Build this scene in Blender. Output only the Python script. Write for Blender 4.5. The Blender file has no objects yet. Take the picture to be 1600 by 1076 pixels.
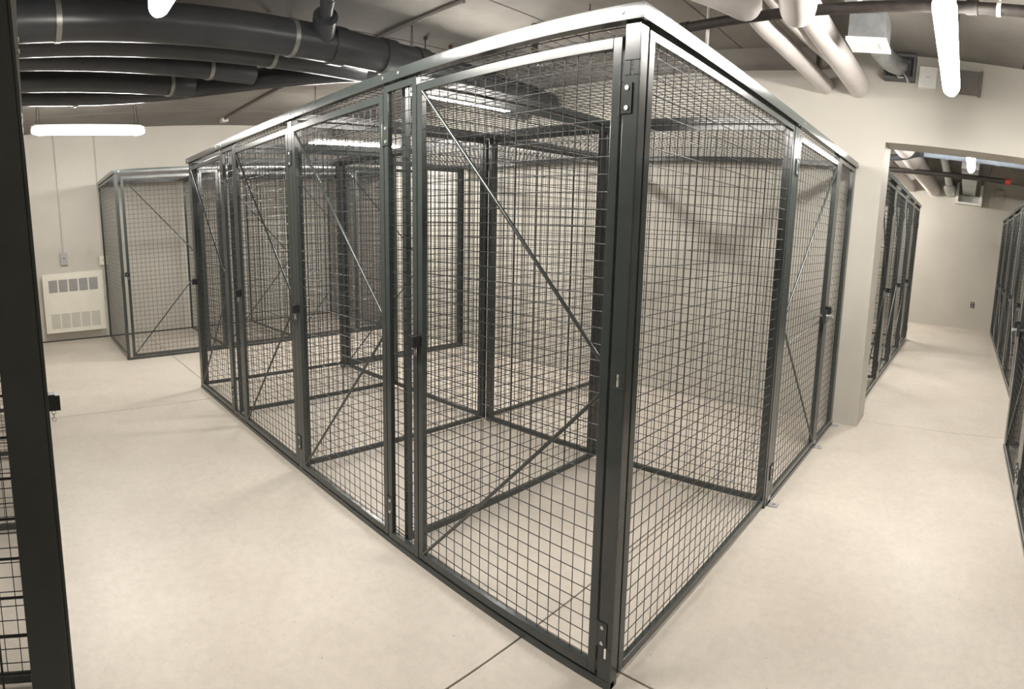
import bpy, math, random
from mathutils import Vector, Matrix

random.seed(4)
C = bpy.context.scene.collection
SC = bpy.context.scene
V = Vector

# ------------------------------------------------------------------ camera (a hand-held cylindrical panorama)
YAW, PITCH, ROLL = 0.7595, -0.1491, 0.0199
CAM = V((-1.5968, -1.005, 1.6448))
fwd = V((math.cos(YAW)*math.cos(PITCH), math.sin(YAW)*math.cos(PITCH), math.sin(PITCH)))
rgt = V((math.sin(YAW), -math.cos(YAW), 0.0))
upv = rgt.cross(fwd)
R_ = math.cos(ROLL)*rgt + math.sin(ROLL)*upv
U_ = -math.sin(ROLL)*rgt + math.cos(ROLL)*upv
cd = bpy.data.cameras.new('camera')
cam = bpy.data.objects.new('camera', cd)
C.objects.link(cam)
m = Matrix((R_, U_, -fwd)).transposed().to_4x4()
m.translation = CAM
cam.matrix_world = m
cd.type = 'PANO'
cd.panorama_type = 'CENTRAL_CYLINDRICAL'
FPX = 924.7466
cd.central_cylindrical_radius = 1.0
cd.central_cylindrical_range_u_min = -800/FPX
cd.central_cylindrical_range_u_max = 800/FPX
cd.central_cylindrical_range_v_min = -(1076-482.37)/FPX
cd.central_cylindrical_range_v_max = 482.37/FPX
cd.clip_start = 0.05
SC.camera = cam

# ------------------------------------------------------------------ world, exposure
w = bpy.data.worlds.new('world'); SC.world = w
w.use_nodes = True
w.node_tree.nodes['Background'].inputs[0].default_value = (0.9, 0.85, 0.78, 1)
w.node_tree.nodes['Background'].inputs[1].default_value = 0.0
SC.view_settings.view_transform = 'Standard'
SC.view_settings.look = 'None'
SC.view_settings.exposure = 1.27
SC.view_settings.gamma = 1.0
SC.view_settings.use_curve_mapping = False
SC.cycles.use_denoising = True
SC.cycles.max_bounces = 8
SC.cycles.diffuse_bounces = 5
LAMP = 60.0

# ------------------------------------------------------------------ materials
def mat(name, base, rough=0.5, metal=0.0, var=0.0, scale=6.0, bump=0.0, bscale=60.0, dark=None, spec=0.5, coat=0.0):
    mt = bpy.data.materials.new(name); mt.use_nodes = True
    nt = mt.node_tree; b = nt.nodes['Principled BSDF']
    b.inputs['Roughness'].default_value = rough
    b.inputs['Metallic'].default_value = metal
    b.inputs['Specular IOR Level'].default_value = spec
    b.inputs['Coat Weight'].default_value = coat
    b.inputs['Base Color'].default_value = (*base, 1)
    if var or bump:
        tc = nt.nodes.new('ShaderNodeTexCoord')
    if var:
        n = nt.nodes.new('ShaderNodeTexNoise'); n.inputs['Scale'].default_value = scale
        n.inputs['Detail'].default_value = 7; n.inputs['Roughness'].default_value = 0.6
        nt.links.new(tc.outputs['Object'], n.inputs['Vector'])
        r = nt.nodes.new('ShaderNodeValToRGB')
        lo = dark if dark else tuple(c*(1-var) for c in base)
        r.color_ramp.elements[0].position = 0.32; r.color_ramp.elements[0].color = (*lo, 1)
        r.color_ramp.elements[1].position = 0.62; r.color_ramp.elements[1].color = (*base, 1)
        nt.links.new(n.outputs['Fac'], r.inputs['Fac'])
        nt.links.new(r.outputs['Color'], b.inputs['Base Color'])
    if bump:
        n2 = nt.nodes.new('ShaderNodeTexNoise'); n2.inputs['Scale'].default_value = bscale
        n2.inputs['Detail'].default_value = 4
        nt.links.new(tc.outputs['Object'], n2.inputs['Vector'])
        bp = nt.nodes.new('ShaderNodeBump'); bp.inputs['Strength'].default_value = bump
        bp.inputs['Distance'].default_value = 0.01
        nt.links.new(n2.outputs['Fac'], bp.inputs['Height'])
        nt.links.new(bp.outputs['Normal'], b.inputs['Normal'])
    return mt

PAINT = mat('grey_green_gloss_paint', (0.046, 0.054, 0.052), 0.20, 0.0, 0.18, 9, 0.03, 14, spec=0.7)
WIRE = mat('painted_wire', (0.030, 0.032, 0.034), 0.24, 0.0, 0.1, 20, spec=0.6)
ZINC = mat('zinc_steel', (0.72, 0.73, 0.75), 0.30, 0.9, 0.15, 30)
GALV = mat('galvanised_sheet', (0.50, 0.52, 0.53), 0.38, 0.85, 0.25, 9, 0.05, 30)
BLACK = mat('black_plastic', (0.02, 0.02, 0.022), 0.35, 0.0, 0.2, 30)
ABS = mat('dark_plastic_pipe', (0.052, 0.055, 0.062), 0.33, 0.0, 0.2, 5, 0.02, 60)
RUST = mat('black_iron_pipe', (0.040, 0.032, 0.028), 0.55, 0.2, 0.5, 14, 0.15, 60)
ORANGE = mat('rust_hanger', (0.09, 0.05, 0.032), 0.7, 0.2, 0.5, 30)
INSUL = mat('pipe_wrap', (0.66, 0.62, 0.60), 0.6, 0.0, 0.12, 5, 0.12, 12)
WALLM = mat('cream_wall_paint', (0.575, 0.55, 0.495), 0.6, 0.0, 0.06, 1.6, 0.05, 90)
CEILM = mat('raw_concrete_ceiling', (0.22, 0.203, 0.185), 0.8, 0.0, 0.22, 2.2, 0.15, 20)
WHITE = mat('white_enamel', (0.88, 0.87, 0.84), 0.4, 0.0, 0.05, 10)
CREAM = mat('cream_enamel', (0.80, 0.775, 0.68), 0.4, 0.0, 0.05, 6)
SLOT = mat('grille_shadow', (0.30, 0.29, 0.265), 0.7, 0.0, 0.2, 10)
GREYB = mat('grey_box', (0.45, 0.45, 0.45), 0.5, 0.0, 0.1, 12)
DARKB = mat('dark_base_strip', (0.07, 0.065, 0.06), 0.7, 0.0, 0.2, 12)
BLUEP = mat('pale_blue_pipe', (0.22, 0.26, 0.32), 0.4, 0.0, 0.1, 12)
RED = mat('red_cap', (0.4, 0.04, 0.03), 0.5, 0.0, 0.1, 12)
STRAPM = mat('steel_strap', (0.35, 0.35, 0.33), 0.4, 0.6, 0.2, 20)

def floor_mat():
    mt = bpy.data.materials.new('sealed_concrete_floor'); mt.use_nodes = True
    nt = mt.node_tree; b = nt.nodes['Principled BSDF']; L = nt.links.new
    tc = nt.nodes.new('ShaderNodeTexCoord')
    def noise(sc, det, rg):
        n = nt.nodes.new('ShaderNodeTexNoise'); n.inputs['Scale'].default_value = sc
        n.inputs['Detail'].default_value = det; n.inputs['Roughness'].default_value = rg
        L(tc.outputs['Object'], n.inputs['Vector']); return n
    a = noise(1.1, 6, 0.55); c = noise(26, 8, 0.7); s = noise(55, 2, 0.5)
    r1 = nt.nodes.new('ShaderNodeValToRGB')
    r1.color_ramp.elements[0].position = 0.30; r1.color_ramp.elements[0].color = (0.57, 0.515, 0.445, 1)
    r1.color_ramp.elements[1].position = 0.66; r1.color_ramp.elements[1].color = (0.68, 0.625, 0.55, 1)
    L(a.outputs['Fac'], r1.inputs['Fac'])
    r2 = nt.nodes.new('ShaderNodeValToRGB')
    r2.color_ramp.elements[0].position = 0.3; r2.color_ramp.elements[0].color = (0.86, 0.86, 0.86, 1)
    r2.color_ramp.elements[1].position = 0.6; r2.color_ramp.elements[1].color = (1, 1, 1, 1)
    L(c.outputs['Fac'], r2.inputs['Fac'])
    mx = nt.nodes.new('ShaderNodeMixRGB'); mx.blend_type = 'MULTIPLY'; mx.inputs['Fac'].default_value = 0.8
    L(r1.outputs['Color'], mx.inputs['Color1']); L(r2.outputs['Color'], mx.inputs['Color2'])
    r3 = nt.nodes.new('ShaderNodeValToRGB')          # small dark specks and scuffs
    r3.color_ramp.elements[0].position = 0.22; r3.color_ramp.elements[0].color = (0.55, 0.53, 0.5, 1)
    r3.color_ramp.elements[1].position = 0.27; r3.color_ramp.elements[1].color = (1, 1, 1, 1)
    L(s.outputs['Fac'], r3.inputs['Fac'])
    mx2 = nt.nodes.new('ShaderNodeMixRGB'); mx2.blend_type = 'MULTIPLY'; mx2.inputs['Fac'].default_value = 0.7
    L(mx.outputs['Color'], mx2.inputs['Color1']); L(r3.outputs['Color'], mx2.inputs['Color2'])
    L(mx2.outputs['Color'], b.inputs['Base Color'])
    b.inputs['Roughness'].default_value = 0.42
    b.inputs['Specular IOR Level'].default_value = 0.35
    bp = nt.nodes.new('ShaderNodeBump'); bp.inputs['Strength'].default_value = 0.06; bp.inputs['Distance'].default_value = 0.01
    L(c.outputs['Fac'], bp.inputs['Height']); L(bp.outputs['Normal'], b.inputs['Normal'])
    return mt
FLOORM = floor_mat()

def emit(name, col, strength):
    mt = bpy.data.materials.new(name); mt.use_nodes = True
    nt = mt.node_tree; nt.nodes.remove(nt.nodes['Principled BSDF'])
    e = nt.nodes.new('ShaderNodeEmission'); e.inputs[0].default_value = (*col, 1); e.inputs[1].default_value = strength
    nt.links.new(e.outputs[0], nt.nodes['Material Output'].inputs[0])
    return mt
GLOW = emit('lit_diffuser', (1.0, 0.955, 0.885), LAMP)

# ------------------------------------------------------------------ mesh helpers
class Fr:
    """Axes of one row of lockers: u runs along the front, d goes in behind the front, z up."""
    def __init__(s, O, U, D): s.O, s.U, s.D = V(O), V(U), V(D)
    def __call__(s, u, d, z): return s.O + s.U*u + s.D*d + V((0, 0, z))
WORLD = Fr((0, 0, 0), (1, 0, 0), (0, 1, 0))

class MB:
    def __init__(s): s.v, s.f, s.mi, s.sm = [], [], [], []
    def box(s, F, u0, u1, d0, d1, z0, z1, mi=0):
        n = len(s.v)
        for u in (u0, u1):
            for d in (d0, d1):
                for z in (z0, z1): s.v.append(F(u, d, z))
        for q in ((0, 1, 3, 2), (4, 6, 7, 5), (0, 4, 5, 1), (2, 3, 7, 6), (0, 2, 6, 4), (1, 5, 7, 3)):
            s.f.append(tuple(n+i for i in q)); s.mi.append(mi); s.sm.append(False)
    def rod(s, a, b, r, n=6, caps=False, mi=0): s.tube([a, b], r, n, caps, mi)
    def tube(s, pts, r, n=12, caps=True, mi=0):
        pts = [V(p) for p in pts]; rs = r if isinstance(r, (list, tuple)) else [r]*len(pts)
        base = len(s.v); ref = None
        for k, p in enumerate(pts):
            t = (pts[min(k+1, len(pts)-1)] - pts[max(k-1, 0)]).normalized()
            if ref is None:
                ref = V((0, 0, 1)) if abs(t.z) < 0.9 else V((1, 0, 0))
            x = (ref - t*ref.dot(t)).normalized(); y = t.cross(x); ref = x
            for i in range(n):
                a = 2*math.pi*(i+0.5)/n
                s.v.append(p + (x*math.cos(a) + y*math.sin(a))*rs[k])
        for k in range(len(pts)-1):
            for i in range(n):
                j = (i+1) % n; o = base + k*n
                s.f.append((o+i, o+j, o+n+j, o+n+i)); s.mi.append(mi); s.sm.append(True)
        if caps:
            o = base + (len(pts)-1)*n; q = len(s.v)      # caps get points of their own so that the sides stay evenly shaded
            s.v += [s.v[base+i].copy() for i in range(n)] + [s.v[o+i].copy() for i in range(n)]
            s.f.append(tuple(q+i for i in reversed(range(n)))); s.mi.append(mi); s.sm.append(False)
            s.f.append(tuple(q+n+i for i in range(n))); s.mi.append(mi); s.sm.append(False)
    def ring(s, c, axis, ro, ri, h, n=24, mi=0):
        c, axis = V(c), V(axis).normalized()
        x = axis.orthogonal().normalized(); y = axis.cross(x)
        prof = [(ro, -h/2), (ro, h/2), (ri, h/2), (ri, -h/2)]
        for k in range(4):
            b = len(s.v)
            for (r, t) in (prof[k], prof[(k+1) % 4]):
                for i in range(n):
                    a = 2*math.pi*i/n
                    s.v.append(c + axis*t + (x*math.cos(a)+y*math.sin(a))*r)
            for i in range(n):
                j = (i+1) % n
                s.f.append((b+i, b+j, b+n+j, b+n+i)); s.mi.append(mi); s.sm.append(k in (0, 2))
    def build(s, name, mats, parent=None, origin=None, bevel=0.0):
        import bmesh
        mats = mats if isinstance(mats, (list, tuple)) else [mats]
        par_loc = V((0, 0, 0)); p = parent
        while p is not None: par_loc += p.location; p = p.parent
        if origin is None:
            if parent is not None: origin = par_loc
            else:
                lo = V([min(v[i] for v in s.v) for i in range(3)]); hi = V([max(v[i] for v in s.v) for i in range(3)])
                origin = V(((lo.x+hi.x)/2, (lo.y+hi.y)/2, lo.z))
        me = bpy.data.meshes.new(name)
        me.from_pydata([tuple(v-origin) for v in s.v], [], s.f)
        for mt in mats: me.materials.append(mt)
        for i, pl in enumerate(me.polygons): pl.material_index = s.mi[i]; pl.use_smooth = s.sm[i]
        bm = bmesh.new(); bm.from_mesh(me); bmesh.ops.recalc_face_normals(bm, faces=bm.faces); bm.to_mesh(me); bm.free()
        o = bpy.data.objects.new(name, me); C.objects.link(o)
        if parent is not None: o.parent = parent
        o.location = origin - par_loc
        if bevel:
            bv = o.modifiers.new('bevel', 'BEVEL'); bv.width = bevel; bv.segments = 2; bv.limit_method = 'ANGLE'
        return o

def tag(o, label=None, cat=None, group=None, kind=None):
    if label: o['label'] = label
    if cat: o['category'] = cat
    if group: o['group'] = group
    if kind: o['kind'] = kind
    return o
def empty(name, loc):
    o = bpy.data.objects.new(name, None); C.objects.link(o); o.location = loc; o.empty_display_size = 0.1
    return o

# ------------------------------------------------------------------ setting
CEIL = 3.22
XW = 3.50           # right wall, seen around the doorway
XF = 11.3           # far wall of the next room
YB = 8.25           # wall with the heater
XL, YN = -3.45, -3.45

def struct(name, mb, mt, parent=None, bevel=0.0):
    o = mb.build(name, mt, parent, bevel=bevel)
    if parent is None: o['kind'] = 'structure'
    return o

# floor: slabs parted by sawn joints
fl = MB()
fl.box(WORLD, XL-.2, XF+.2, YN-.2, YB+.2, -0.25, -0.008)
floor_o = struct('floor', fl, DARKB)
xs = [XL-.2, 0.10, 3.70, 7.5, XF+.2]; ys = [YN-.2, 0.425, 4.29, YB+.2]; g = 0.004
for i in range(len(xs)-1):
    for j in range(len(ys)-1):
        b = MB(); b.box(WORLD, xs[i]+g, xs[i+1]-g, ys[j]+g, ys[j+1]-g, -0.02, 0.0)
        b.build('concrete_slab', FLOORM, floor_o, bevel=0.0015)

ce = MB(); ce.box(WORLD, XL-.2, XF+.2, YN-.2, YB+.2, CEIL+0.03, CEIL+0.3)
ceil_o = struct('ceiling', ce, CEILM)
yy = YN-.2
edges = [YN-.2] + [1.10 + 1.2*k for k in range(-3, 6)] + [YB+.2]
for a, b_ in zip(edges[:-1], edges[1:]):
    b = MB(); b.box(WORLD, XL-.2, XF+.2, a+0.004, b_-0.004, CEIL, CEIL+0.05)
    b.build('ceiling_plank', CEILM, ceil_o, bevel=0.006)

wl = MB(); wl.box(WORLD, XL-.2, XF+.2, YB, YB+.2, 0, CEIL); struct('wall_back', wl, WALLM)
wl = MB(); wl.box(WORLD, XL-.2, XL, YN, YB, 0, CEIL); struct('wall_left', wl, WALLM)
wl = MB(); wl.box(WORLD, XL-.2, XF+.2, YN-.2, YN, 0, CEIL); struct('wall_front', wl, WALLM)
wl = MB(); wl.box(WORLD, XF, XF+.2, YN, YB, 0, CEIL); struct('wall_far', wl, WALLM)
DW0, DW1, DWH, WT = -0.22, -1.60, 2.50, 0.36
wl = MB()
wl.box(WORLD, XW, XW+WT, DW0, YB, 0, CEIL)
wl.box(WORLD, XW, XW+WT, DW1, DW0, DWH, CEIL)
wl.box(WORLD, XW, XW+WT, YN, DW1, 0, CEIL)
struct('wall_right', wl, WALLM)
wl = MB(); wl.box(WORLD, XW+WT, XF, 1.62, 1.8, 0, CEIL); struct('wall_side', wl, WALLM)
b = MB(); b.box(WORLD, XL, XW, YB-0.012, YB, 0.0, 0.02); struct('wall_gap_back', b, DARKB)  # dark strip standing in for the thin gap along the wall foot

# ------------------------------------------------------------------ wire lockers
PITCHW = 0.0556; WR = 0.0019
H = 2.30
def wires(mapf, a0, a1, b0, b1, parent, cross=True):
    """A welded wire panel; mapf(a, b, off) gives the point."""
    mb = MB()
    na = max(2, round((a1-a0)/PITCHW)); nb = max(2, round((b1-b0)/PITCHW))
    for i in range(1, na):
        a = a0 + (a1-a0)*i/na
        mb.rod(mapf(a, b0, WR), mapf(a, b1, WR), WR, 6)
    for i in range(1, nb):
        b_ = b0 + (b1-b0)*i/nb
        mb.rod(mapf(a0, b_, -WR), mapf(a1, b_, -WR), WR, 6)
    o = mb.build('wire_mesh', WIRE, parent); o['kind'] = 'stuff'
    return o

def frame_panel(name, F, root, ax, c, a0, a1, z0, z1, fw=0.032, th=0.026, inset=0.5):
    """Upright panel with a bar frame. ax 'u': lies along u at depth c; ax 'd': lies along d at u = c."""
    mb = MB()
    def bx(p0, p1, q0, q1):
        if ax == 'u': mb.box(F, p0, p1, c, c+th, q0, q1)
        else: mb.box(F, c, c+th, p0, p1, q0, q1)
    bx(a0, a0+fw, z0, z1); bx(a1-fw, a1, z0, z1)
    bx(a0+fw, a1-fw, z0, z0+fw); bx(a0+fw, a1-fw, z1-fw, z1)
    o = mb.build(name, PAINT, root, bevel=0.002)
    cc = c + th*inset
    if ax == 'u': mp = lambda a, b_, off: F(a, cc+off, b_)
    else: mp = lambda a, b_, off: F(cc+off, a, b_)
    wires(mp, a0+fw*.6, a1-fw*.6, z0+fw*.6, z1-fw*.6, o)
    return o

def door(F, root, u0, u1, hinge_at_u0, z0=0.035, z1=2.215, d0=0.0, lever=False, hasp=True):
    fw, th = 0.034, 0.026
    o = frame_panel('door', F, root, 'u', d0, u0, u1, z0, z1, fw, th, 0.62)
    uh, ul = (u0, u1) if hinge_at_u0 else (u1, u0)
    sg = 1 if hinge_at_u0 else -1
    zi = (z0+z1)/2
    for (zc, za) in ((z1-fw, zi+0.06), (z0+fw, zi-0.06)):
        mb = MB(); mb.rod(F(ul-sg*fw, d0+0.006, zc), F(uh+sg*fw, d0+0.006, za), 0.0075, 8, True)
        mb.build('brace', PAINT, o)
    for zc in (2.03, 0.205):
        mb = MB()
        a, b_ = uh-sg*0.045, uh-sg*0.006
        mb.box(F, min(a, b_), max(a, b_), d0-0.005, d0-0.001, zc-0.046, zc+0.046)
        mb.rod(F(uh-sg*0.002, d0-0.003, zc-0.05), F(uh-sg*0.002, d0-0.003, zc+0.05), 0.005, 8, True)
        for q in (-0.03, 0.03):
            mb.rod(F(uh-sg*0.028, d0-0.009, zc+q), F(uh-sg*0.028, d0-0.004, zc+q), 0.0075, 8, True, 1)
        mb.build('hinge', [PAINT, ZINC], o)
    # hasp for a padlock: plate on the stile, eye sticking out
    mb = MB(); zc = 1.10
    us = ul+sg*0.017
    a, b_ = us-sg*0.0, us-sg*0.045
    mb.box(F, us-0.018, us+0.018, d0-0.006, d0-0.001, zc-0.030, zc+0.026, 0)
    pr = 1.0 if hasp else 0.25
    mb.box(F, min(a, b_), max(a, b_), d0-0.030*pr, d0-0.006*pr-.001, zc-0.024, zc+0.030, 2)
    if hasp:
        a, b_ = us-sg*0.012, us-sg*0.044
        mb.box(F, min(a, b_), max(a, b_), d0-0.046, d0-0.002, zc-0.026, zc+0.026, 2)
        mb.ring(F(us-sg*0.010, d0-0.028, zc), F.U, 0.010, 0.006, 0.004, 14, 1)
    p = F(us-sg*0.028, d0-0.022, zc-0.035)
    for k in range(3 if hasp else 0):
        mb.ring(p - V((0, 0, 0.012*k)), F.D if k % 2 else F.U, 0.008, 0.0055, 0.003, 10, 1)
    mb.build('latch', [PAINT, ZINC, BLACK], o, bevel=0.006 if hasp else 0.0)
    if lever:
        mb = MB(); zc = 1.06; us = ul-sg*0.05
        mb.box(F, us-0.055, us+0.055, d0-0.030, d0-0.002, zc-0.05, zc+0.05, 0)
        mb.rod(F(us, d0-0.06, zc), F(us, d0-0.028, zc), 0.011, 10, True, 1)
        mb.tube([F(us, d0-0.055, zc+0.005), F(us+sg*0.05, d0-0.056, zc-0.004), F(us+sg*0.10, d0-0.052, zc-0.02), F(us+sg*0.115, d0-0.04, zc-0.028)], 0.009, 8, True, 1)
        mb.tube([F(us, d0+0.06, zc+0.005), F(us-sg*0.06, d0+0.062, zc-0.002), F(us-sg*0.11, d0+0.055, zc-0.02)], 0.009, 8, True, 1)
        mb.rod(F(us, d0+0.0, zc), F(us, d0+0.06, zc), 0.011, 10, True, 1)
        mb.rod(F(ul-sg*0.06, d0+0.03, zc-0.04), F(uh+sg*0.05, d0+0.03, zc-0.11), 0.004, 6, True, 1)
        mb.build('lever_handle', [PAINT, ZINC], o)['label'] = 'steel lever handle set on a dark lock box'
    return o

def post(F, root, u0, u1, d0=0.0, d1=0.045, z1=H-0.045, slots=(), foot=False, angle=False):
    """Angle-iron upright whose front leaf is slotted."""
    mb = MB(); t = 0.005
    zs = 0.0
    um = (u0+u1)/2
    for z in sorted(slots):
        mb.box(F, u0, u1, d0, d0+t, zs, z-0.022)
        mb.box(F, u0, um-0.005, d0, d0+t, z-0.022, z+0.022)
        mb.box(F, um+0.005, u1, d0, d0+t, z-0.022, z+0.022)
        zs = z+0.022
    mb.box(F, u0, u1, d0, d0+t, zs, z1)
    mb.box(F, u0, u0+t, d0+t, d1, 0, z1)
    if not angle: mb.box(F, u1-t, u1, d0+t, d1, 0, z1)
    o = mb.build('post', PAINT, root, bevel=0.0015)
    if foot:
        fb = MB(); fb.box(F, um-0.025, um+0.025, d0-0.065, d0+0.03, 0.0, 0.006)
        fb.box(F, um-0.025, um+0.025, d0-0.004, d0, 0.006, 0.05)
        fb.rod(F(um, d0-0.04, 0.006), F(um, d0-0.04, 0.014), 0.009, 6, True, 1)
        fb.build('base_plate', [GREYB, ZINC], o)
    return o

def roof(F, root, u0, u1, d0, d1, front=True, ends=(False, False), back=False, h=H):
    mb = MB(); t = 0.004; zz = h-0.045
    ov = 0.018
    # front rail: an angle with its upright leg outside and its flat leg below
    def leg(axis, c, sg, a, b_):
        # slightly crowned plate: 6 strips
        n = 6; base = len(mb.v)
        for i in range(n+1):
            z = zz + (h-zz)*i/n; bul = 0.0006*(1-(2*i/n-1)**2)
            for k in (0, 1):
                for e in (a, b_):
                    off = c + sg*(bul if k == 0 else -t)
                    mb.v.append(F(e, off, z) if axis == 'u' else F(off, e, z))
        for i in range(n):
            o_ = base+4*i
            for (p, q) in ((0, 1), (1, 3), (3, 2), (2, 0)):
                mb.f.append((o_+p, o_+q, o_+4+q, o_+4+p)); mb.mi.append(0); mb.sm.append(False)
        mb.f.append((base, base+1, base+3, base+2)); o_ = base+4*n; mb.f.append((o_, o_+2, o_+3, o_+1)); mb.mi += [0, 0]; mb.sm += [False, False]
    leg('u', d0-ov, -1, u0-(ov if ends[0] else 0), u1+(ov if ends[1] else 0))
    mb.box(F, u0, u1, d0-ov+t, d0+0.024, zz, zz+t)
    mb.box(F, u0, u1, d1-t, d1, zz, h); mb.box(F, u0, u1, d1-0.036, d1-t, zz, zz+t)
    ua = u0-ov if ends[0] else u0; ub = u1+ov if ends[1] else u1
    leg('d', ua, -1, d0-ov, d1); mb.box(F, ua+t, ua+0.04, d0+0.024, d1-0.036, zz, zz+t)
    leg('d', ub, 1, d0-ov, d1); mb.box(F, ub-0.04, ub-t, d0+0.024, d1-0.036, zz, zz+t)
    o = mb.build('roof_panel', PAINT, root)
    wires(lambda a, b_, off: F(a, b_, zz+0.008+off), u0+.01, u1-.01, d0, d1-.01, o)
    # little bolts joining the rail to its neighbour
    for u in (u0+0.06, u1-0.06):
        mb = MB(); mb.rod(F(u, d0-ov-0.004, h-0.022), F(u, d0-ov, h-0.022), 0.007, 8, True)
        mb.build('bolt', ZINC, o)
    return o

def locker(label, F, u0, u1, depth, doors, narrow=None, posts=(), side0=False, side1=False, back=True, ends=(False, False),
           group=None, h=H, lever=False, slots=(1.25,), feet=False, hinge0=False, d_back=None, hasp=True):
    base = F((u0+u1)/2, depth/2, 0); root = empty('storage_locker', base)
    tag(root, label, 'locker', group)
    dz = h-H
    for (a, b_) in doors: door(F, root, a, b_, hinge0, z1=2.215+dz, lever=lever, hasp=hasp)
    if narrow:
        for (a, b_) in narrow: frame_panel('narrow_panel', F, root, 'u', 0.0, a, b_, 0.03, H-0.05+dz, 0.032, 0.026, 0.5)
    for p in posts: post(F, root, p[0], p[1], 0.0, p[2] if len(p) > 2 else 0.045, h-0.045, slots, feet, len(slots) == 3)
    if side0: frame_panel('side_panel', F, root, 'd', side0 if side0 is not True else u0+0.004, 0.05, depth-0.01, 0.03, H-0.05+dz)
    if side1: frame_panel('side_panel', F, root, 'd', side1 if side1 is not True else u1-0.03, 0.05, depth-0.01, 0.03, H-0.05+dz)
    if back: frame_panel('back_panel', F, root, 'u', depth-0.03, u0+0.035, u1-0.035, 0.03, H-0.05+dz)
    if d_back:
        for (a, b_) in d_back: post(F, root, a, b_, depth-0.045, depth, h-0.045)
    # threshold rail under the door
    mb = MB(); mb.box(F, u0, u1, -0.004, 0.028, 0.0, 0.028)
    mb.build('bottom_rail', PAINT, root, bevel=0.002)
    roof(F, root, u0, u1, 0.0, depth, True, ends, back, h)
    return root

# --- the big block in the middle: four lockers on the left aisle
FL = Fr((0, 0, 0), (0, 1, 0), (1, 0, 0))
DEP = 1.68
SL = (0.133, 1.13, 2.12)
Y3 = 2.385
L1 = locker('large wire locker at the near corner where the two aisles meet', FL, 0.0, 1.262, DEP,
       [(0.066, 1.095)], [(1.10, 1.35)], [(0.0, 0.056)], side1=1.249, hinge0=True, ends=(True, False), slots=SL, d_back=[(0.0, 0.04)])
# its long side panel on the right aisle
frame_panel('side_panel', FL, L1, 'd', 0.003, 0.058, 1.645, 0.03, H-0.05, 0.034, 0.024, 0.4)
L2 = locker('wire locker second from the near corner along the left aisle', FL, 1.262, Y3, DEP,
       [(1.355, 2.345)], None, [(2.348, 2.40)], side1=2.375, hinge0=True, slots=())
L3 = locker('wire locker third from the near corner, slim mesh panel beyond its door', FL, Y3, 3.69, DEP,
       [(2.405, 3.395)], [(3.40, 3.70)], [], side1=3.664, hinge0=True, slots=())
L4 = locker('last wire locker at the far end of the middle block, nearest the wall heater', FL, 3.69, 4.70, DEP,
       [(3.705, 4.655)], None, [(4.66, 4.70)], side1=4.672, hinge0=True, slots=(), ends=(False, True), d_back=[(4.64, 4.70)])

# --- two deep lockers behind them, against the wall
FE = Fr((0, 0, 0), (1, 0, 0), (0, 1, 0))
L5 = locker('deep wire locker on the right aisle with a steel lever handle, beside the doorway pillar', FE, DEP+.002, 3.45, Y3,
       [(1.735, 2.795)], [(2.85, 3.40)], [(1.682, 1.73), (2.80, 2.846), (3.405, 3.45)], side0=False, side1=False, back=True,
       lever=True, hinge0=True, slots=(), feet=True, d_back=[(DEP+.002, DEP+.045)])
FF = Fr((0, 4.70, 0), (1, 0, 0), (0, -1, 0))
L6 = locker('deep wire locker at the back of the middle block, opening on the cross aisle', FF, DEP+.002, 3.45, 4.70-Y3-.002,
       [(1.735, 2.795)], [(2.85, 3.40)], [(1.682, 1.73), (2.80, 2.846), (3.39, 3.45)], back=False, hinge0=False, slots=())

# --- block along the heater wall
FB = Fr((0, 6.37, 0), (1, 0, 0), (0, 1, 0))
HB = 2.40; DB = 1.72
locker('wire locker beside the cream wall heater, its end panel facing the heater', FB, -0.49, 0.855, DB, [(-0.41, 0.60)], [(0.605, 0.85)], [(-0.49, -0.45)],
       side0=True, side1=0.84, h=HB, slots=(), ends=(True, False), back=False)
locker('second wire locker from the wall heater, seen through the middle block', FB, 0.855, 1.88, DB, [(0.855, 1.84)], None, [(1.843, 1.88)],
       side1=1.865, h=HB, slots=(), back=False)
locker('wire locker at the far end of the heater wall, near the room corner', FB, 1.88, 3.40, DB, [(1.885, 2.90)], [(2.905, 3.36)], [(3.362, 3.40)],
       h=HB, slots=(), side1=True, back=False)

# --- row on the left, its corner post right beside the viewer
FLL = Fr((-1.592, -0.27, 0), (0, 1, 0), (-1, 0, 0))
locker('wire locker at the left edge with the wide black corner post', FLL, 0.0, 1.30, 1.75, [(0.09, 1.20)], None, [(0.0, 0.06, 0.058), (1.24, 1.30)],
       side1=1.27, slots=(), ends=(False, False), hinge0=True)
FLe = Fr((-1.592, -0.27, 0), (-1, 0, 0), (0, 1, 0))
Lr = [o for o in bpy.data.objects if o.get('label', '').startswith('wire locker at the left edge')][0]
frame_panel('side_panel', FLe, Lr, 'u', 0.006, 0.022, 1.74, 0.03, H-0.05, 0.034, 0.024, 0.4)
for k in range(1, 4):
    locker(['', 'second wire locker of the left row, hidden behind the black corner post',
            'third wire locker of the left row, hidden behind the black corner post',
            'fourth wire locker of the left row, towards the heater wall'][k], FLL, 1.30+1.17*(k-1), 1.30+1.17*k, 1.75,
           [(1.30+1.17*(k-1)+.04, 1.30+1.17*k-.05)], None, [(1.30+1.17*k-.045, 1.30+1.17*k)], side1=True, slots=(), hasp=False)

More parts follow.
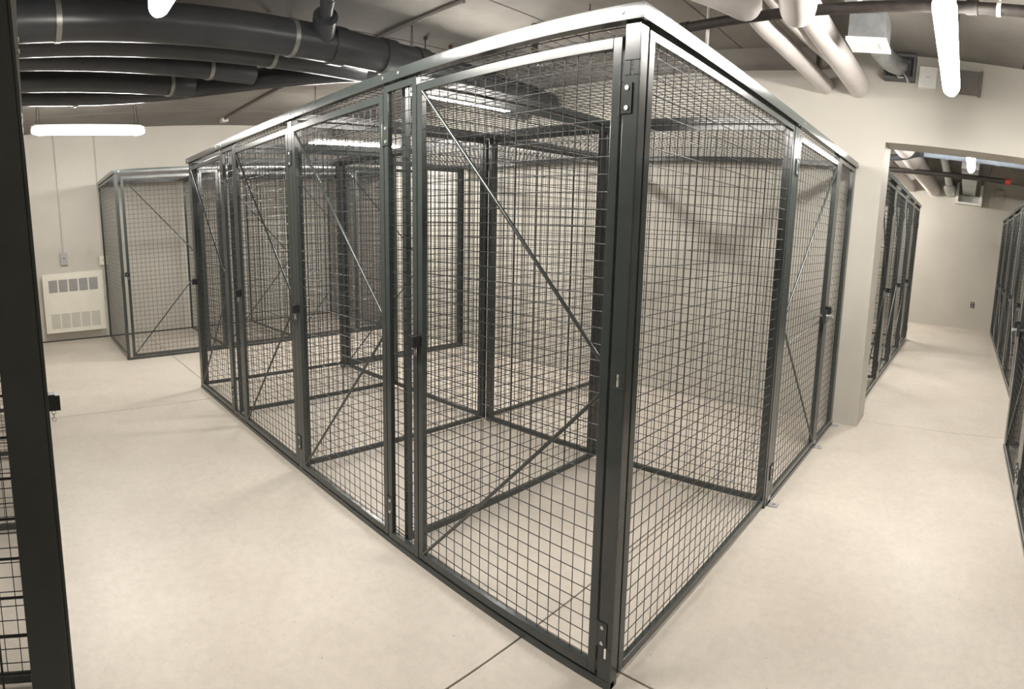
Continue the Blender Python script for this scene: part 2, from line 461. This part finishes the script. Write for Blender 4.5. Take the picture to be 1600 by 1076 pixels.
# --- row along the right edge
FR = Fr((0, -1.53, 0), (1, 0, 0), (0, -1, 0))
rl = ['wire locker at the right edge nearest the viewer, beside the pale floor', 'second wire locker along the right edge, before the doorway',
      'third wire locker along the right edge, last one before the doorway']
for k in range(3):
    a = 0.03+1.14*k
    locker(rl[k], FR, a, a+1.14, 1.70, [(a+.05, a+1.05)], None, [(a, a+.045), (a+1.06, a+1.135)], side0=True, side1=(k == 2), slots=(), hinge0=(k % 2 == 0), lever=(k == 2))
# --- next room, left and right rows
FFR = Fr((0, -1.72, 0), (1, 0, 0), (0, -1, 0))
for k in range(5):
    a = 4.0+1.4*k
    locker(['first', 'second', 'third', 'fourth', 'last'][k] + ' wire locker on the right side of the next room, counted from the doorway', FFR, a, a+1.4, 1.6,
           [(a+.05, a+1.1)], [(a+1.105, a+1.36)], [(a, a+.045), (a+1.36, a+1.4)], side0=True, slots=(), h=2.42)
FFL = Fr((0, -0.13, 0), (1, 0, 0), (0, 1, 0))
for k in range(4):
    a = 4.15+1.17*k
    locker(['first', 'second', 'third', 'last'][k] + ' wire locker on the left side of the next room, counted from the doorway', FFL, a, a+1.17, 1.6,
           [(a+.05, a+1.08)], None, [(a, a+.045), (a+1.09, a+1.17)], side0=True, side1=(k == 3), slots=(), h=2.38, ends=(False, k == 3), back=False)

# ------------------------------------------------------------------ lights
def lamp(label, p0, p1, wires_=True, width=0.10, glow=GLOW):
    p0, p1 = V(p0), V(p1); mid = (p0+p1)/2; L = (p1-p0).length; t = (p1-p0)/L
    s = V((-t.y, t.x, 0)); root = empty('strip_light', mid)
    tag(root, label, 'light')
    n = 12; hw = width/2
    # rounded wrap diffuser, tapered at both ends
    mb = MB(); st = [(0, .55), (.02, .8), (.06, 1.0), (1-.06, 1.0), (1-.02, .8), (1, .55)]
    prof = [(hw*math.cos(a), -0.062*math.sin(a)) for a in [math.pi*(-0.04+1.08*i/n) for i in range(n+1)]]
    base = 0
    for (f, k) in st:
        for (a, z) in prof: mb.v.append(p0 + t*(L*f) + s*(a*k) + V((0, 0, z*k)))
    m_ = len(prof)
    for i in range(len(st)-1):
        for j in range(m_-1):
            mb.f.append((i*m_+j, i*m_+j+1, (i+1)*m_+j+1, (i+1)*m_+j)); mb.mi.append(0); mb.sm.append(True)
    mb.f.append(tuple(range(m_))); mb.f.append(tuple((len(st)-1)*m_+j for j in range(m_))); mb.mi += [0, 0]; mb.sm += [False, False]
    mb.build('diffuser', glow, root)
    F = Fr(p0, t, s)
    hb = MB(); hb.box(F, 0.03, L-0.03, -hw*.86, hw*.86, 0.004, 0.045); hb.box(F, 0.0, 0.03, -hw*.7, hw*.7, -0.005, 0.035); hb.box(F, L-.03, L, -hw*.7, hw*.7, -0.005, 0.035)
    hb.build('housing', WHITE, root, bevel=0.003)
    if wires_:
        for f in (0.06, L-0.06):
            hb = MB(); q = F(f, 0, 0.045)
            hb.rod(q - t*0.0, V((q.x, q.y, CEIL)) - t*0.03*(1 if f > L/2 else -1), 0.003, 6, True)
            hb.rod(q - t*0.04*(1 if f > L/2 else -1), V((q.x, q.y, CEIL)) - t*0.035*(1 if f > L/2 else -1), 0.0025, 6, True)
            hb.build('hanger_wire', RUST, root)
    return root
lamp('lit strip light hanging in front of the heater wall, nearest the wall heater', (-1.47, 5.5, 2.80), (-0.25, 5.5, 2.72))
lamp('lit strip light over the left aisle, end-on below the dark drain pipes', (-0.92, 0.55, 2.645), (-0.91, 1.85, 2.665))
lamp('lit strip light over the right aisle before the doorway, end-on', (1.10, -0.78, 2.735), (2.58, -0.78, 2.735), width=0.115)
lamp('lit strip light over the cross aisle, seen through the middle lockers', (1.72, 5.45, 2.57), (3.02, 5.45, 2.57))
lamp('lit strip light above the mesh roof of the middle lockers', (1.35, 3.05, 2.71), (2.62, 3.05, 2.71))
lamp('nearer unseen fill light added over the left lockers of the next room', (6.0, 0.85, 2.72), (7.25, 0.85, 2.72))  # added lamp, hidden behind the wall, to brighten the next room
lamp('farther unseen fill light added over the left lockers of the next room', (9.2, 0.95, 2.72), (10.45, 0.95, 2.72))  # second added lamp, also out of view, to lift the far wall
lamp('lit strip light in the next room, seen through the doorway', (5.0, -0.93, 2.74), (6.3, -0.95, 2.74))

# ------------------------------------------------------------------ pipes
def arc(pts, n=6):
    """Round the inner corners of a polyline."""
    pts = [V(p) for p in pts]; out = [pts[0]]
    for i in range(1, len(pts)-1):
        a, b_, c = pts[i-1], pts[i], pts[i+1]
        r = min((a-b_).length, (c-b_).length)*0.45
        p, q = b_+(a-b_).normalized()*r, b_+(c-b_).normalized()*r
        for k in range(n+1):
            t = k/n; out.append(p*(1-t)**2 + b_*2*t*(1-t) + q*t*t)
    out.append(pts[-1]); return out

def ray(x, y):
    """Direction through a picture point; used only to take real positions off the photograph."""
    t = (x-800)/FPX; v = (482.37-y)/FPX
    return math.cos(t)*fwd + math.sin(t)*R_ + v*U_
def on_y(x, y, Y):
    r = ray(x, y); return CAM + r*((Y-CAM.y)/r.y)

def on_z(x, y, Z):
    r = ray(x, y); return CAM + r*((Z-CAM.z)/r.z)

def drain(label, a, b, r, straps, ext=(2.2, 0.0), extra=None, coup=()):
    """A dark drain pipe whose underside passes through a and b."""
    a, b = V(a), V(b); t = (b-a).normalized(); up = V((0, 0, r))
    p0, p1 = a - t*ext[0] + up, b + t*ext[1] + up
    if p0.x < XL: p0 = p0 + t*((XL-p0.x)/t.x)
    if p1.x > XW: p1 = p1 - t*((p1.x-XW)/t.x)
    root = empty('drain_pipe', (p0+p1)/2); tag(root, label, 'pipe')
    mb = MB(); mb.tube([p0, p1], r, 28); mb.build('pipe_run', ABS, root)
    for x in straps:
        c = p0 + t*((x-p0.x)/t.x); mb = MB()
        mb.ring(c, t, r+0.006, r, 0.035, 28)
        mb.box(Fr(c, t, V((0, 0, 1)).cross(t)), -0.0175, 0.0175, -0.003, 0.003, r, CEIL-c.z)
        mb.build('strap', STRAPM, root)
    for x in coup:
        c = p0 + t*((x-p0.x)/t.x); mb = MB()
        mb.ring(c, t, r+0.012, r-0.001, 0.12, 28); mb.build('coupling', ABS, root)
    return root, p0, p1, t
d1 = drain('thickest dark drain pipe, with the side branch joining it, under the ceiling', on_z(20, 68, 2.86), on_z(575, 109, 2.80), 0.125, (-1.30, 0.33), (2.0, 2.4), coup=(0.72, 1.2, 1.55))
drain('second dark drain pipe, close behind the thickest one', on_z(25, 91, 2.86), on_z(545, 124, 2.80), 0.105, (0.32,), (2.0, 2.4))
drain('third dark drain pipe, behind the two larger ones', on_z(26, 111, 2.86), on_z(395, 132, 2.80), 0.085, (-0.05,), (2.0, 0.0))
drain('fourth dark drain pipe, next to the lowest one', on_z(30, 145, 2.84), on_z(300, 152, 2.80), 0.10, (-0.25,), (2.0, 0.0))
# fifth pipe bends away at its right end
a, b = on_z(33, 166, 2.84), on_z(205, 170, 2.80)
root = empty('drain_pipe', (a+b)/2 + V((0, 0, .08))); tag(root, 'lowest dark drain pipe, turning towards the middle lockers above the hanging light', 'pipe')
mb = MB(); t = (b-a).normalized(); s0 = a - t*2.0
if s0.x < XL: s0 = s0 + t*((XL-s0.x)/t.x)
e = on_z(520, 130, 2.80); u8 = V((0, 0, 0.09))
mb.tube(arc([s0+u8, b+u8, e+u8, e+u8+(e-b)*0.25]), 0.09, 24); mb.build('pipe_run', ABS, root)
mb = MB(); c = a + t*0.52 + u8; mb.ring(c, t, 0.096, 0.09, 0.03, 24); mb.rod(c+V((0, 0, .09)), V((c.x, c.y, CEIL)), 0.005, 6, True); mb.build('strap', STRAPM, root)

# branch joining the thickest pipe
_, p0, p1, t = d1
c = p0 + t*((0.60-p0.x)/t.x)
bd = V((-0.30, -0.80, 0.42)).normalized()
root = empty('branch_pipe', c + bd*0.2); tag(root, 'dark branch pipe dropping from the ceiling into the thickest drain pipe', 'pipe')
mb = MB(); mb.tube([c+bd*0.08, c+bd*0.215], 0.085, 24); mb.ring(c+bd*0.235, bd, 0.088, 0.052, 0.05, 24); mb.build('hub', ABS, root)
mb = MB(); q = c+bd*0.52
mb.tube(arc([c+bd*0.19, q, V((q.x+0.10, q.y-0.16, CEIL-0.09)), V((q.x+0.32, q.y-0.5, CEIL-0.06))]), 0.05, 18); mb.build('pipe_run', ABS, root)
mb = MB(); mb.ring(c+bd*0.40, bd, 0.054, 0.049, 0.05, 20); mb.build('coupling', ABS, root)
# hanger rods
for (x, y, lb) in ((1.775, 3.303, 'left of the two thin rusty hanger rods by the end of the thickest drain pipe'), (2.12, 3.369, 'right of the two thin rusty hanger rods by the end of the thickest drain pipe')):
    mb = MB(); mb.rod(V((x, y, 3.02)), V((x, y, CEIL)), 0.006, 8, True)
    mb.ring(V((x, y, CEIL-0.012)), (0, 0, 1), 0.018, 0.005, 0.024, 10)
    tag(mb.build('hanger_rod', ORANGE), lb, 'rod', 'hanger rods on the thick pipe')

# thin conduit along the ceiling
root = empty('conduit', (1.42, 5.3, CEIL-.03)); tag(root, 'thin pale conduit running along the ceiling above the middle lockers', 'conduit')
mb = MB(); mb.rod((1.42, 2.4, CEIL-0.02), (1.42, 7.62, CEIL-0.02), 0.017, 10, True); mb.build('tube', CEILM, root)
for y in (7.6,):
    mb = MB(); mb.box(WORLD, 1.37, 1.47, y-0.02, y+0.09, CEIL-0.06, CEIL); mb.build('box', WALLM, root, bevel=0.004)

# insulated pipes through the right wall
def clip_tube(name, label, pts, r, coup=()):
    root = empty('insulated_pipe', V(pts[0])); tag(root, label, 'pipe')
    mb = MB(); mb.tube(arc(pts, 8), r, 28); mb.build('pipe_run', INSUL, root)
    return root
clip_tube('', 'slimmer pale wrapped pipe entering the wall left of the thicker one',
          [(1.12, 0.90, 3.00), (1.38, 0.37, 2.84), (1.50, 0.265, 2.81), (1.60, 0.33, 3.0), (2.1, 0.49, 3.01), (XW, 0.34, 2.93)], 0.066)
rb = clip_tube('', 'thicker pale wrapped pipe entering the wall beside the air vent', [(0.9, -0.16, 2.83), (1.37, -0.045, 2.80), (1.49, 0.0, 2.80), (1.60, 0.08, 3.03), (2.1, 0.14, 3.04), (XW, 0.05, 2.94)], 0.093)
mb = MB(); mb.tube(arc([(1.2, 0.29, 3.06), (2.05, 0.27, 3.02), (2.5, 0.22, 3.01), (3.05, 0.09, 2.97)], 5), 0.062, 24); mb.build('branch', INSUL, rb)

# black iron pipe across the ceiling
pa, pb = on_z(1600, 18, 2.90), on_z(1080, 42, 2.90); t = (pb-pa).normalized()
root = empty('iron_pipe', (pa+pb)/2); tag(root, 'rusty black iron pipe crossing below the ceiling, in front of the air vent', 'pipe')
s0 = pa + t*((YN-pa.y)/t.y)
e_ = pb+t*1.6
mb = MB(); mb.tube(arc([s0, e_, V((e_.x, e_.y, CEIL))]), 0.030, 16); mb.build('pipe_run', RUST, root)
for k in (2.6, 4.4, 5.6):
    c = s0+t*k; mb = MB(); mb.ring(c, t, 0.036, 0.029, 0.06, 16); mb.build('coupling', RUST, root)
for (k, mt) in ((2.46, WHITE), (5.3, ORANGE)):
    c = s0+t*k; mb = MB(); mb.ring(c, t, 0.035, 0.030, 0.022, 16); mb.rod(c+V((0, 0, .033)), V((c.x, c.y, CEIL)), 0.006, 6, True); mb.build('hanger', mt, root)

# air vent box with its grille and flexible duct
root = empty('air_vent', (2.4, -0.21, 2.92)); tag(root, 'galvanised air vent box with a white slatted grille below the ceiling', 'vent')
gx0, gx1, gy0, gy1, gz = 2.275, 2.53, -0.345, -0.08, 2.92
mb = MB(); mb.box(WORLD, gx0+.012, gx1, gy0+.012, gy1-.012, gz+.02, gz+.17); mb.build('body', GALV, root, bevel=0.003)
mb = MB()
for (a, b_, c_, d_) in ((gx0, gx1, gy0, gy0+.055), (gx0, gx1, gy1-.055, gy1), (gx0, gx0+.05, gy0+.055, gy1-.055), (gx1-.05, gx1, gy0+.055, gy1-.055)):
    mb.box(WORLD, a, b_, c_, d_, gz, gz+.02)
mb.box(WORLD, gx0+.05, gx1-.05, gy0+.055, gy1-.055, gz+.016, gz+.02)
gr = mb.build('grille', WHITE, root, bevel=0.001)
for k in range(7):
    x = gx0+.055+k*.0205; mb = MB()
    for (dx) in (0, 0.004):
        mb.v += [V((x+dx, gy0+.055, gz+.002)), V((x+dx, gy1-.055, gz+.002)), V((x+dx+.014, gy1-.055, gz+.015)), V((x+dx+.014, gy0+.055, gz+.015))]
    for q in ((0, 1, 2, 3), (4, 7, 6, 5), (0, 4, 5, 1), (3, 2, 6, 7), (0, 3, 7, 4), (1, 5, 6, 2)):
        mb.f.append(q); mb.mi.append(0); mb.sm.append(False)
    mb.build('slat', WHITE, gr)
mb = MB(); mb.box(WORLD, 1.86, gx1, gy0+.012, gy1-.012, gz+.17, gz+.20); mb.tube([(2.0, -0.24, gz+.20), (2.0, -0.24, CEIL)], 0.075, 24); mb.ring((2.0, -0.24, gz+.16), (0, 0, 1), 0.085, 0.065, 0.03, 24); mb.build('collar', GALV, root)
mb = MB(); pts = []; rs = []
for k in range(46):
    f = k/45; pts.append(V((gx1+(XW-.09-gx1)*f, -0.22-0.08*f, 3.01+0.09*f - 0.04*math.sin(math.pi*f)))); rs.append(0.066 + (0.005 if k % 2 else -0.003))
mb.tube(pts, rs, 20); mb.build('flexible_duct', GALV, root)
# duct opening on the wall
DUCTIN = mat('duct_inside', (0.12, 0.12, 0.12), 0.7, 0.0, 0.2, 10)
root = empty('wall_duct', (XW, -0.29, 3.02)); tag(root, 'dark square duct opening on the wall behind the air vent', 'duct')
mb = MB()
mb.box(WORLD, XW-.10, XW-.002, -0.42, -0.40, 3.0, 3.20); mb.box(WORLD, XW-.10, XW-.002, -0.18, -0.16, 3.0, 3.20)
mb.box(WORLD, XW-.10, XW-.002, -0.40, -0.18, 3.0, 3.02); mb.box(WORLD, XW-.10, XW-.002, -0.40, -0.18, 3.18, 3.20); mb.box(WORLD, XW-.012, XW-.002, -0.40, -0.18, 3.02, 3.18)
mb.build('sleeve', DUCTIN, root)
mb = MB(); mb.tube([(XW-.14, -0.33, 3.04), (XW-.16, -0.36, 3.00), (XW-.15, -0.38, 2.96)], 0.008, 8); mb.tube([(XW-.14, -0.27, 3.03), (XW-.18, -0.30, 2.99), (XW-.15, -0.34, 3.0)], 0.006, 8); mb.build('clamp', ZINC, root)
# boxes on the right wall
mb = MB(); mb.box(WORLD, XW-.05, XW, -0.60, -0.45, 2.96, 3.13); mb.box(WORLD, XW-.054, XW-.05, -0.545, -0.51, 3.045, 3.05, 1)
tag(mb.build('junction_box', [WHITE, GREYB], bevel=0.004), 'square white box on the wall above the doorway, left of the light', 'box')
mb = MB(); mb.box(WORLD, XW-.05, XW, -0.95, -0.78, 2.95, 3.13); mb.box(WORLD, XW-.055, XW, -0.97, -0.95, 2.94, 3.14)  # dark ceiling colour stands in for the shade on this panel
tag(mb.build('cover_panel', CEILM, bevel=0.004), 'cover panel above the doorway, darkened to look shaded, right of the light', 'panel')
# pale upright conduit between black pipe and ceiling, and horizontal pipe at the wall top
mb = MB(); mb.rod((2.35, 0.93, 2.83), (2.35, 0.93, CEIL), 0.013, 10, True); mb.ring((2.35, 0.93, CEIL-.01), (0, 0, 1), 0.03, 0.013, 0.02, 12)
tag(mb.build('conduit', INSUL), 'short pale upright conduit dropping from the ceiling over the middle lockers', 'conduit')
mb = MB(); mb.box(WORLD, XW-.10, XW, 0.42, 8.0, 3.06, CEIL)
struct('trim_1', mb, CEILM)

# ------------------------------------------------------------------ heater wall
root = empty('wall_heater', (-0.97, YB, 0.17)); tag(root, 'cream wall heater cabinet with upper grilles and lower louvres', 'heater')
hx0, hx1, hz0, hz1, hy = -1.45, -0.53, 0.17, 1.07, YB-.13
mb = MB(); mb.box(WORLD, hx0, hx1, hy, YB, hz0, hz1); mb.box(WORLD, hx0-.012, hx1+.012, hy-.012, hy, hz0-.012, hz1+.012)
mb.box(WORLD, hx0-.005, hx1+.005, hy-.016, hy-.012, hz1-.075, hz1-.07)
body = mb.build('cabinet', CREAM, root, bevel=0.005)
for k in range(5):
    a = hx0+.08+k*.157
    mb = MB(); mb.box(WORLD, a, a+.135, hy-.014, hy-.0125, hz1-.28, hz1-.09)
    g_ = mb.build('upper_grille', SLOT, root); 
    mb = MB()
    for j in range(15): mb.box(WORLD, a, a+.135, hy-.017, hy-.0145, hz1-.277+j*.0127, hz1-.272+j*.0127)
    mb.build('louvre', GREYB, g_)['kind'] = 'stuff'
    mb = MB()
    for j in range(14): mb.box(WORLD, a, a+.135, hy-.0135, hy-.0118, hz0+.06+j*.0165, hz0+.066+j*.0165)
    mb.build('lower_louvre', SLOT, root)['kind'] = 'stuff'
mb = MB(); mb.rod((hx1-.22, hy-.018, 0.62), (hx1-.22, hy-.012, 0.62), 0.008, 10, True); mb.build('lock', ZINC, root)
mb = MB(); mb.tube([(hx1+.012, YB-.06, 0.60), (hx1+.05, YB-.10, 0.70), (hx1+.09, YB-.10, 0.74), (hx1+.05, YB-.08, 0.86), (hx1+.045, YB-.03, 1.0), (hx1+.045, YB-.03, 1.13)], 0.010, 8); mb.build('supply_conduit', GREYB, root)
def wall_conduit(label, x, ztop, zbox, w_, h_, mt=GREYB, z0=None):
    root = empty('wall_conduit', (x, YB-.02, zbox)); tag(root, label, 'conduit')
    mb = MB(); mb.rod((x, YB-.014, zbox+h_), (x, YB-.014, ztop), 0.011, 10, True); mb.build('tube', WALLM, root)
    mb = MB(); mb.box(WORLD, x-w_/2, x+w_/2, YB-.05, YB, zbox, zbox+h_); mb.box(WORLD, x-w_*.32, x+w_*.32, YB-.056, YB-.05, zbox+h_*.22, zbox+h_*.8)
    mb.box(WORLD, x-w_*.16, x+w_*.16, YB-.060, YB-.056, zbox+h_*.5, zbox+h_*.56, 1)
    mb.build('switch_box', [mt, DARKB], root, bevel=0.003)
wall_conduit('thin conduit with a small grey control box on the wall above the heater', -1.09, CEIL, 1.20, 0.11, 0.19)
wall_conduit('thin conduit with a cream box on the wall right of the heater', -0.47, CEIL, 1.15, 0.14, 0.14, CREAM)
root = empty('junction_box', (-1.18, 7.75, CEIL-.07)); tag(root, 'small white ceiling junction box with a short conduit before the heater wall', 'box')
mb = MB(); mb.box(WORLD, -1.25, -1.11, 7.70, 7.80, CEIL-.08, CEIL); mb.build('box', WHITE, root, bevel=0.004)
mb = MB(); mb.rod((-1.11, 7.75, CEIL-.03), (-0.60, 7.75, CEIL-.03), 0.011, 8, True); mb.build('tube', WALLM, root)

# ------------------------------------------------------------------ next room
def insul(label, pts, r):
    root = empty('insulated_pipe', V(pts[0])); tag(root, label, 'pipe')
    mb = MB(); mb.tube(arc(pts, 6), r, 24); mb.build('pipe_run', INSUL, root)
    mb = MB(); mb.ring(V(pts[-1])-V((.012, 0, 0)), (1, 0, 0), r+.03, r, 0.02, 24); mb.build('collar', INSUL, root)
insul('left pale wrapped pipe running to the far wall of the next room', [(4.2, 0.55, 3.02), (8.4, 0.42, 2.93), (XF, 0.33, 2.92)], 0.11)
insul('right pale wrapped pipe running to the far wall of the next room', [(4.2, 0.05, 3.05), (8.4, -0.08, 2.94), (XF, -0.18, 2.92)], 0.15)
mb = MB(); mb.tube([(6.6, -3.4, 2.92), (6.6, -0.25, 2.92)], 0.05, 16); mb.ring((6.6, -0.6, 2.92), (0, 1, 0), 0.056, 0.049, 0.05, 16); mb.ring((6.6, -1.3, 2.92), (0, 1, 0), 0.056, 0.049, 0.05, 16)
tag(mb.build('water_pipe', BLUEP), 'pale blue pipe crossing the next room behind its light', 'pipe')
mb = MB(); mb.tube(arc([(6.6, -0.25, 2.92), (6.75, 0.1, 2.84), (6.75, 1.62, 2.84)]), 0.045, 16); mb.ring((6.6, -0.26, 2.92), (0, 1, 0), 0.057, 0.044, 0.06, 16)
tag(mb.build('drain_pipe', ABS), 'dark pipe continuing the pale blue one over the left lockers of the next room', 'pipe')
mb = MB(); mb.tube([(7.6, 1.62, 2.78), (7.6, -1.5, 2.80)], 0.04, 14); mb.ring((7.6, -1.52, 2.80), (0, 1, 0), 0.05, 0.02, 0.08, 14, 1); mb.ring((7.6, -0.4, 2.79), (0, 1, 0), 0.047, 0.039, 0.06, 14)
tag(mb.build('iron_pipe', [RUST, RED]), 'black iron pipe with a red end crossing the next room', 'pipe')
root = empty('air_duct', (8.8, -0.93, 2.8)); tag(root, 'galvanised square duct ending in a white frame on the far wall of the next room', 'duct')
mb = MB(); mb.box(WORLD, 7.2, XF-.06, -1.06, -0.80, 2.86, 3.10); mb.build('body', GALV, root, bevel=0.004)
mb = MB(); 
mb.box(WORLD, XF-.32, XF, -1.22, -0.66, 2.66, 2.70); mb.box(WORLD, XF-.32, XF, -1.22, -1.16, 2.70, 3.08); mb.box(WORLD, XF-.32, XF, -0.72, -0.66, 2.70, 3.08); mb.box(WORLD, XF-.05, XF, -1.16, -0.72, 2.70, 2.86)
mb.build('frame', WHITE, root, bevel=0.004)
root = empty('round_duct', (9.5, -0.52, 2.9)); tag(root, 'slim round galvanised duct left of the square duct in the next room', 'duct')
mb = MB(); mb.tube([(7.4, -0.50, 3.08), (9.0, -0.52, 3.0), (9.9, -0.53, 2.93), (10.3, -0.53, 2.92), (XF, -0.53, 2.92)], [.07, .07, .07, .13, .13], 20); mb.build('body', GALV, root)
mb = MB(); mb.ring((9.9, -0.53, 2.93), (1, 0, 0), 0.08, 0.07, 0.04, 20); mb.build('collar', ZINC, root)
mb = MB(); mb.box(WORLD, XF-.05, XF, -1.66, -1.48, 2.86, 3.05); mb.rod((XF-.03, -1.66, 2.92), (XF-.03, -2.3, 2.92), 0.012, 8, True)
tag(mb.build('junction_box', WALLM, bevel=0.003), 'pale square box on the far wall right of the square duct', 'box')
mb = MB(); mb.box(WORLD, XF-.014, XF, -1.32, -1.24, 0.48, 0.60, 0); mb.box(WORLD, XF-.02, XF-.014, -1.297, -1.263, 0.495, 0.53, 1); mb.box(WORLD, XF-.02, XF-.014, -1.297, -1.263, 0.55, 0.585, 1)
tag(mb.build('wall_outlet', [DARKB, GREYB], bevel=0.002), 'small dark wall outlet low on the far wall of the next room', 'outlet')
